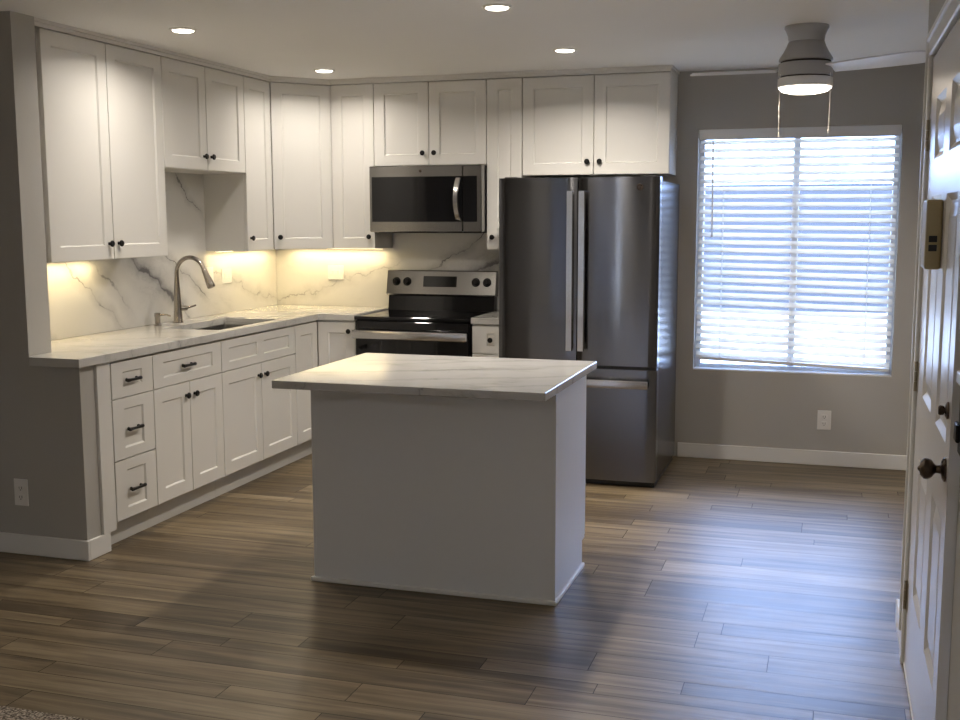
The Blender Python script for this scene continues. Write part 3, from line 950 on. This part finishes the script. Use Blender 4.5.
# ---------------- outlets and switches
def outlet(label, loc, rz, kind='duplex', w=.072, h=.116, mat='plastic', group='wall plates'):
    """local: plate centred at origin, facing -y"""
    c = thing('wall_switch' if kind == 'switch' else 'wall_outlet', label, 'switch' if kind == 'switch' else 'outlet', loc, rz, group)
    obj('plate', BX(-w / 2, w / 2, -.006, -.0004, -h / 2, h / 2, bev=.002), mat, c)
    if kind == 'duplex':
        for s in (-1, 1):
            bm = bmesh.new()
            box(bm, -.017, .017, -.0085, -.0058, s * .0215 - .014, s * .0215 + .014, bev=.0012)
            for dx, hh in ((-.0065, .005), (.0065, .006)):
                box(bm, dx - .0012, dx + .0012, -.0088, -.0084, s * .0215 + .001 - hh, s * .0215 + .001 + hh, mi=1)
            box(bm, -.0025, .0025, -.0088, -.0084, s * .0215 - .0115, s * .0215 - .0075, mi=1)
            obj('receptacle', bm, [mat, 'gap'], c)
    elif kind == 'rocker':
        bm = bmesh.new(); box(bm, -.034, .034, -.0085, -.0058, -.017, .017, bev=.0012)
        for s in (-1, 1):
            box(bm, s * .020 - .0055, s * .020 + .0055, -.0088, -.0084, -.0060, -.0036, mi=1); box(bm, s * .020 - .0055, s * .020 + .0055, -.0088, -.0084, .0036, .0060, mi=1)
        obj('receptacle', bm, ['plastic', 'greyplastic'], c)
    else:
        bm = bmesh.new(); box(bm, -.016, .016, -.0085, -.0058, -.033, .033, bev=.0012); box(bm, -.013, .013, -.0105, -.0080, -.030, .0, bev=.001)
        obj('rocker', bm, 'plastic', c)
    return c
outlet('white duplex outlet on the dining wall below the window', (3.771, 0, .287), 0, h=.122, w=.082)
outlet('white duplex outlet low on the partition wall', (.258, YS0, .293), 0, h=.125, w=.076)
outlet('white rocker switch on the backsplash just behind the faucet spout', (.020, -.915, 1.175), LR, 'switch', w=.075, h=.12)
outlet('white horizontal outlet on the backsplash right of the faucet', (.020, -.712, 1.168), LR, 'rocker', w=.122, h=.096)
outlet('white horizontal outlet on the backsplash left of the range', (.481, -.020, 1.163), 0, 'rocker', w=.120, h=.098)

# ---------------- island
IX0, IX1, IY0, IY1 = 1.712, 2.766, -2.956, -2.379
def build_island():
    c = thing('island_cabinet', 'freestanding white kitchen island cabinet with plain panels', 'kitchen island', (IX0, IY0, 0))
    w, d, h = IX1 - IX0, IY1 - IY0, .873
    obj('back_panel', BX(0.012, w - .012, 0.001, .013, .001, h), 'island', c)
    for x in (0, w - .012):
        bm = bmesh.new()
        pr = [(0, 0.001), (d - .05, .001), (d - .05, .12), (d, .12), (d, h), (0, h)]
        poly_slab(bm, pr, 0, .012)
        bmesh.ops.transform(bm, matrix=Matrix(((0, 0, 1, x), (1, 0, 0, 0), (0, 1, 0, 0), (0, 0, 0, 1))), verts=bm.verts)
        obj('side_panel', bm, 'island', c)
    obj('carcass', BX(.0125, w - .0125, .0135, d - .001, .12, h), 'cabinet', c)
    obj('toe_kick', BX(.0125, w - .0125, .02, d - .055, .001, .12), 'toe', c)
    bm = bmesh.new()
    box(bm, -.013, w + .013, -.013, .0005, .001, .020, bev=.003); box(bm, w - .0, w + .013, 0, d - .05, .001, .020, bev=.003); box(bm, -.009, 0, 0, d - .05, .001, .020, bev=.003)
    o = obj('shoe_moulding', bm, 'trim', c)
    bm = bmesh.new(); box(bm, w - .003, w + .006, -.004, .006, .02, h)
    obj('corner_trim', bm, 'island', c)
    for k in range(2):
        bm = bmesh.new(); shaker(bm, k * w / 2 + G, (k + 1) * w / 2 - G, .13, h - .012, 0)
        dd = obj('door', bm, 'cabinet', c); dd.location = (w, d, 0); dd.rotation_euler = (0, 0, math.pi)
        dd.location = (w, d + .0235, 0)
        knob(dd, w / 2 + (-.04 if k == 0 else .04), 0, h - .07)
build_island()
bm = bmesh.new(); box(bm, 1.678, 2.797, -3.232, -2.293, .873, .906, bev=.0025)
tag(obj('island_countertop', bm, 'islandtop'), 'white veined stone slab on top of the kitchen island', 'countertop')

# ---------------- refrigerator
def curved_front(bm, x0, x1, z0, z1, y0, yb, bulge=.004, n=14, edge=.006):
    """door with a softly bowed front at y0 (centre) and back yb"""
    xs = [x0 + (x1 - x0) * i / n for i in range(n + 1)]
    def yy(x):
        t = (x - (x0 + x1) / 2) / ((x1 - x0) / 2)
        return y0 + bulge * t * t + (edge * max(0, abs(t) - .93) / .07 if abs(t) > .93 else 0)
    F = [[bm.verts.new((x, yy(x), z)) for x in xs] for z in (z0, z1)]
    B = [[bm.verts.new((x, yb, z)) for x in xs] for z in (z0, z1)]
    for i in range(n):
        bm.faces.new((F[0][i], F[0][i + 1], F[1][i + 1], F[1][i])); bm.faces.new((B[0][i + 1], B[0][i], B[1][i], B[1][i + 1]))
        for k in (0, 1): bm.faces.new((F[k][i], B[k][i], B[k][i + 1], F[k][i + 1]))
    for i in (0, n): bm.faces.new((F[0][i], F[1][i], B[1][i], B[0][i]))

def build_fridge():
    x0, x1 = 1.932, 2.865
    c = thing('refrigerator', 'dark stainless french door refrigerator with bottom freezer drawer', 'refrigerator', (x0, -.930, 0))
    w = x1 - x0
    obj('body', BX(.004, w - .004, .088, .85, .03, 1.745, bev=.004), 'fridgeside', c)
    obj('base_grille', BX(.01, w - .01, .035, .80, .002, .034, bev=.002), 'blackplastic', c)
    bm = bmesh.new()
    box(bm, .02, w - .02, .03, .12, 1.752, 1.766)
    for x in (.03, w - .11): box(bm, x, x + .08, .02, .16, 1.745, 1.772, bev=.006)
    obj('hinge_cover', bm, 'blackplastic', c)
    xm = 2.400 - x0
    for nm, a_, b_ in (('door', .002, xm - .003), ('door', xm + .003, w - .002)):
        bm = bmesh.new(); curved_front(bm, a_, b_, .702, 1.765, 0.0, .084, .004)
        dd = obj(nm, bm, 'fridge', c, smooth=True)
        left = a_ < .1
        hx = (2.366 - x0) if left else (2.434 - x0)
        bm = bmesh.new()
        za, zb = .787, 1.688
        n = 14
        # flat bar handle with returned ends
        prof = []
        for i in range(n + 1):
            t = i / n; z = za + (zb - za) * t
            off = -.052
            prof.append((off, z))
        prev = None
        for off, z in prof:
            ring = [bm.verts.new(p) for p in ((hx - .021, off + .004, z), (hx - .016, off - .006, z), (hx + .016, off - .006, z), (hx + .021, off + .004, z), (hx + .015, off + .014, z), (hx - .015, off + .014, z))]
            if prev:
                for k in range(6): bm.faces.new((prev[k], prev[(k + 1) % 6], ring[(k + 1) % 6], ring[k]))
            else: bm.faces.new(ring[::-1])
            prev = ring
        bm.faces.new(prev)
        for z in (za + .01, zb - .045): box(bm, hx - .012, hx + .012, -.040, .010, z, z + .035, bev=.003)
        o = obj('handle', bm, 'steelbright', dd, smooth=True); o['label'] = 'bright steel vertical bar handle'
        if not left:
            lx = 2.752 - x0
            t_ = (lx - (a_ + b_) / 2) / ((b_ - a_) / 2)
            bm = bmesh.new()
            T = Matrix.Translation((lx, .004 * t_ * t_ + .0004, 1.708)) @ Matrix.Rotation(R(90), 4, 'X')
            lathe(bm, [(.019, 0), (.019, .0012), (.0175, .0022), (.0160, .0022), (.0155, .0014), (0, .0014)], 28, T)
            # the flowing monogram: two small curls and a bar
            yl = .004 * t_ * t_ - .0016
            for s in (-1, 1):
                pts = [(lx + s * .0045 + .0045 * math.cos(R(q)), yl, 1.708 + .006 * math.sin(R(q))) for q in range(40, 330, 29)]
                tube(bm, pts, .0008, 6)
            tube(bm, [(lx - .009, yl, 1.7075), (lx, yl, 1.709), (lx + .009, yl, 1.7075)], .0008, 6)
            o = obj('logo_badge', bm, 'bronze', dd, smooth=True); o['label'] = 'small round monogram badge'
    bm = bmesh.new(); curved_front(bm, .002, w - .002, .036, .682, 0.0, .084, .004)
    dd = obj('drawer', bm, 'fridge', c, smooth=True)
    bm = bmesh.new()
    za, zb = .580, .628
    box(bm, .045, w - .045, -.055, -.040, za, zb, bev=.005, seg=2)
    for x in (.06, w - .11): box(bm, x, x + .05, -.042, .012, za + .008, zb - .008, bev=.003)
    o = obj('handle', bm, 'steelbright', dd, smooth=True); o['label'] = 'bright steel horizontal bar handle'
    obj('gasket', BX(.006, w - .006, .012, .088, .683, .701), 'blackplastic', c)
build_fridge()

# ---------------- range
def build_range():
    x0, x1 = xr0 + .002, xr1 - .001
    w = x1 - x0
    c = thing('range', 'stainless electric range with black glass top and oven door', 'range', (x0, 0, 0))
    obj('body', BX(0, w, -.600, -.024, .03, .905), 'blackplastic', c)
    bm = bmesh.new(); box(bm, -.0015, w + .0015, -.645, -.075, .898, .920, bev=.004)
    obj('cooktop', bm, 'blackglass', c)
    # sloped control console
    bm = bmesh.new()
    pr = [(-.024, .905), (-.105, .905), (-.085, 1.020), (-.098, 1.020), (-.066, 1.186), (-.026, 1.186)]
    lower = [(-.026, .921), (-.098, .921), (-.080, 1.022), (-.026, 1.022)]
    def prism(bm, prof, xa, xb):
        A = [bm.verts.new((xa, y, z)) for y, z in prof]; B = [bm.verts.new((xb, y, z)) for y, z in prof]
        for i in range(len(prof)):
            j = (i + 1) % len(prof); bm.faces.new((A[i], A[j], B[j], B[i]))
        bm.faces.new(A[::-1]); bm.faces.new(B)
    prism(bm, lower, .012, w - .012)
    obj('backguard', bm, 'blackglass', c)
    bm = bmesh.new(); prism(bm, [(-.030, 1.020), (-.100, 1.020), (-.104, 1.030), (-.072, 1.182), (-.062, 1.188), (-.030, 1.188)], 0.002, w - .002)
    con = obj('control_panel', bm, 'steel', c)
    n = Vector((0, -.152, -.032)).normalized(); n = Vector((0, -math.cos(R(12)), math.sin(R(12))))
    def facey(z): return -.104 + (z - 1.030) * (.032 / .152)
    ang = Matrix.Rotation(R(90 - 12), 4, 'X')
    for x in (.070, .148, w - .140, w - .062):
        z = 1.112
        bm = bmesh.new()
        lathe(bm, [(.029, 0), (.029, .004), (.023, .008), (.021, .026), (.018, .029), (0, .029)], 22, Matrix.Translation((x, facey(z) + .001, z)) @ ang)
        bmk = Matrix.Translation((x, facey(z) + .001, z)) @ ang
        vs0 = len(bm.verts)
        b2 = BX(-.004, .004, -.021, .021, .026, .034, bev=.002)
        me = bpy.data.meshes.new('t'); b2.transform(bmk); b2.to_mesh(me); b2.free(); bm.from_mesh(me); bpy.data.meshes.remove(me)
        o = obj('knob', bm, 'black', con, smooth=True); o['label'] = 'round black burner knob'
    bm = BX(-.118, .118, -.036, .036, 0, .004, bev=.001)
    bm.transform(Matrix.Translation((w / 2 - .005, facey(1.114) + .0012, 1.114)) @ ang)
    o = obj('display', bm, 'blackglass', con); o['label'] = 'black glass clock display'
    obj('door', BX(.006, w - .006, -.645, -.602, .235, .893, bev=.005), 'blackglass', c)
    bm = bmesh.new()
    box(bm, .004, w - .004, -.710, -.690, .784, .838, bev=.007, seg=2)
    for x in (.02, w - .06): box(bm, x, x + .04, -.692, -.644, .795, .828, bev=.003)
    o = obj('handle', bm, 'steelbright', c, smooth=True); o['label'] = 'wide flat steel oven handle'
    obj('drawer', BX(.006, w - .006, -.640, -.602, .06, .228, bev=.004), 'steel', c)
    bm = bmesh.new()
    bm.free()
    for x in (.04, w - .08):
        for y in (-.57, -.10): obj('foot', BX(x, x + .04, y, y + .04, .001, .03), 'blackplastic', c)
    for x, y, r in ((.20, -.50, .105), (.56, -.50, .085), (.20, -.22, .080), (.56, -.22, .100)):
        bm = bmesh.new(); lathe(bm, [(r, 0), (r, .0004), (r - .003, .0004), (r - .003, 0)], 40, Matrix.Translation((x, y, .9201)), False, False)
        obj('burner_ring', bm, 'ring', c)
build_range()

# ---------------- microwave
def build_microwave():
    x0, x1, z0, z1 = .9105, 1.6705, 1.442, 1.869
    w, h = x1 - x0, z1 - z0
    c = thing('microwave', 'stainless over-the-range microwave with black glass door', 'microwave', (x0, 0, z0))
    obj('body', BX(0.002, w - .002, -.345, -.022, .004, h - .002), 'blackplastic', c)
    xd = w * .835
    bm = bmesh.new()
    box(bm, 0, xd - .0015, -.415, -.346, .008, h, bev=.004)
    d = obj('door', bm, 'steel', c)
    o = obj('window', BX(.018, xd - .002, -.4175, -.4145, .073, h - .068, bev=.001), 'blackglass', d); o['label'] = 'black glass door window'
    o = obj('screen', BX(.065, xd - .16, -.4180, -.4170, .100, h - .105), 'blackglass', d); o['label'] = 'dark mesh screen'
    bm = bmesh.new()
    hx = xd - .026
    n = 14; prev = None
    for i in range(n + 1):
        t = i / n; z = .083 + (h - .083 - .078) * t
        off = -.422 - .034 * math.sin(math.pi * t) ** .55
        sx = -.010 * math.sin(math.pi * t)
        ring = [bm.verts.new(p) for p in ((hx + sx - .018, off + .004, z), (hx + sx - .013, off - .004, z), (hx + sx + .013, off - .004, z), (hx + sx + .018, off + .004, z), (hx + sx + .010, off + .009, z), (hx + sx - .010, off + .009, z))]
        if prev:
            for k in range(6): bm.faces.new((prev[k], prev[(k + 1) % 6], ring[(k + 1) % 6], ring[k]))
        else: bm.faces.new(ring[::-1])
        prev = ring
    bm.faces.new(prev)
    o = obj('handle', bm, 'steelbright', d, smooth=True); o['label'] = 'bowed bright steel handle'
    bm = bmesh.new(); lathe(bm, [(.009, 0), (.009, .001), (.007, .0015), (0, .0012)], 20, Matrix.Translation((xd * .555, -.4148, h - .034)) @ Matrix.Rotation(R(90), 4, 'X'))
    o = obj('logo_badge', bm, 'bronze', d, smooth=True); o['label'] = 'tiny round monogram badge'
    p = obj('control_panel', BX(xd + .0015, w, -.415, -.346, .008, h, bev=.004), 'steel', c)
    q = obj('keypad', BX(xd + .003, w - .030, -.4175, -.4145, .073, h - .068, bev=.001), 'blackglass', p); q['label'] = 'black glass touch keypad'
    obj('vent_grille', BX(.03, w - .03, -.340, -.06, 0, .004), 'gap', c)
build_microwave()

# ---------------- lamps
def add_area(parent, name, loc, rot, shape, size, size_y, power, color, spread=180):
    d = bpy.data.lights.new(name, 'AREA')
    d.shape = shape; d.size = size
    if shape == 'RECTANGLE': d.size_y = size_y
    d.energy = power; d.color = color; d.spread = R(spread)
    o = bpy.data.objects.new(name, d); COL.objects.link(o)
    o.parent = parent; o.location = loc; o.rotation_euler = rot
    return o
def downlight(label, x, y, power=CEIL_W, s=1.0, color=WARM):
    c = thing('ceiling_light', label, 'ceiling light', (x, y, ZC), 0, 'recessed ceiling lights')
    bm = bmesh.new(); lathe(bm, [(.066 * s, 0), (.064 * s, -.004), (.050 * s + .002, -.007), (.049 * s, -.004), (.049 * s, 0)], 32, None, False, False)
    obj('trim_ring', bm, 'plastic', c, smooth=True)
    bm = bmesh.new(); lathe(bm, [(.050 * s, -.004), (.049 * s, -.008), (.042 * s, -.011), (0, -.012)], 32, None, False, False)
    obj('lens', bm, 'lens', c, smooth=True)
    add_area(c, 'lamp', (0, 0, -.014), (0, 0, 0), 'DISK', .12 * s, 0, power, color, 155)
downlight('recessed ceiling light in front of the tall wall cabinet by the partition', .779, -2.341, CEIL_W * .44)
downlight('recessed ceiling light above the kitchen island', 2.375, -2.436)
downlight('recessed ceiling light in front of the refrigerator cabinet', 2.369, -1.134)
downlight('recessed ceiling light near the diagonal corner cabinet', .776, -.774, CEIL_W * .36)

downlight('wide round ceiling fill light added behind the camera, entry side', 2.7, -8.3, LIVING_FILL_W, 5.0, (1.0, 0.97, 0.93))  # two unseen lamps added to brighten the island front
downlight('wide round ceiling fill light added behind the camera, far side', .3, -8.3, LIVING_FILL_W, 5.0, (1.0, 0.97, 0.93))

def under_light(label, x0, x1, y0, y1, axis):
    c = thing('under_cabinet_light', label, 'under cabinet light', ((x0 + x1) / 2, (y0 + y1) / 2, ZB), 0, 'under cabinet lights')
    w, d = x1 - x0, y1 - y0
    obj('housing', BX(-w / 2, w / 2, -d / 2, d / 2, -.006, -.0003, bev=.0015), 'plastic', c)
    obj('diffuser', BX(-w / 2 + .004, w / 2 - .004, -d / 2 + .004, d / 2 - .004, -.0075, -.0058), 'strip', c)
    add_area(c, 'lamp', (0, 0, -.009), (0, 0, 0), 'RECTANGLE', w - .01, d - .01, UNDER_W * max(w, d), YELLOW, 170)
under_light('thin lit strip under the tall wall cabinet by the partition', .07, .10, -2.80, -2.10, 'y')
under_light('thin lit strip under the narrow wall cabinet right of the sink', .07, .10, -.93, -.16, 'y')
under_light('thin lit strip under the wall cabinets left of the range', .16, .86, -.10, -.07, 'x')

# ---------------- ceiling fan
def build_fan():
    c = thing('ceiling_fan', 'white low-profile ceiling fan with two blades, lit lamp and pull chains', 'ceiling fan', (3.628, -1.50, ZC))
    c.scale = (.955, .955, 1.0)
    bm = bmesh.new()
    lathe(bm, [(.106, 0), (.108, -.010), (.101, -.020), (.090, -.045), (.086, -.070), (.0845, -.071), (.0845, -.0725), (.087, -.074), (.096, -.097), (.112, -.125), (.129, -.150), (.131, -.160), (.126, -.163)], 40, None, True, True)
    obj('housing', bm, 'fan', c, smooth=True)
    bm = bmesh.new(); lathe(bm, [(.120, -.162), (.120, -.246)], 40)
    obj('gap_ring', bm, 'gap', c, smooth=True)
    bm = bmesh.new(); lathe(bm, [(.126, -.172), (.131, -.174), (.131, -.232), (.126, -.234)], 40)
    obj('rotor', bm, 'fan', c, smooth=True)
    bm = bmesh.new(); lathe(bm, [(.128, -.240), (.133, -.243), (.134, -.280), (.129, -.284)], 40)
    obj('light_housing', bm, 'fanblade', c, smooth=True)
    bm = bmesh.new(); lathe(bm, [(.128, -.2835), (.127, -.290), (.110, -.303), (.075, -.311), (.035, -.315), (0, -.316)], 40)
    obj('lens', bm, 'fanlens', c, smooth=True)
    add_area(c, 'lamp', (0, 0, -.320), (0, 0, 0), 'DISK', .20, 0, FAN_W, (1.0, 0.82, 0.62), 170)
    # two blades
    for ang in (-20, 160):
        bm = bmesh.new()
        n = 22
        r0, r1 = .125, .625
        top, bot = [], []
        for i in range(n + 1):
            t = i / n; r = r0 + (r1 - r0) * t
            lead = .072 + .036 * math.sin(math.pi * min(1, t * 1.0) * .62)
            trail = -.066 - .020 * math.sin(math.pi * t * .7)
            if t > .80:
                k = (t - .80) / .20
                s = math.sqrt(max(0.0, 1 - k * k))
                mid = -.010
                lead = mid + (lead - mid) * max(s, .05); trail = mid + (trail - mid) * max(s, .05)
            pit = R(-8)
            rt, rb = [], []
            for m_ in range(5):
                yv = trail + (lead - trail) * m_ / 4
                cz = .006 * (1 - ((m_ - 2) / 2) ** 2)
                for off, lst in ((.0035, rt), (-.0035, rb)):
                    lst.append(bm.verts.new((r, yv * math.cos(pit), -.200 + yv * math.sin(pit) + cz + off + .02 * t)))
            top.append(rt); bot.append(rb)
        for i in range(n):
            for m_ in range(4):
                bm.faces.new((top[i][m_], top[i + 1][m_], top[i + 1][m_ + 1], top[i][m_ + 1]))
                bm.faces.new((bot[i][m_], bot[i][m_ + 1], bot[i + 1][m_ + 1], bot[i + 1][m_]))
            for e in (0, 4): bm.faces.new((top[i][e], top[i + 1][e], bot[i + 1][e], bot[i][e]))
        for i in (0, n): bm.faces.new(top[i] + bot[i][::-1])
        o = obj('blade', bm, 'fanblade', c, smooth=True); o.rotation_euler = (0, 0, R(ang))
    for x, L in ((-.118, .275), (.120, .262)):
        bm = bmesh.new()
        tube(bm, [(x, -.062, -.225), (x * 1.02, -.064, -.24 - L * .5), (x * 1.0, -.066, -.232 - L)], .0016, 6)
        lathe(bm, [(0, -.012), (.0035, -.010), (.0045, 0), (.003, .008), (0, .010)], 10, Matrix.Translation((x, -.066, -.232 - L)))
        o = obj('pull_chain', bm, 'plastic', c); o['label'] = 'thin pale pull chain'
build_fan()
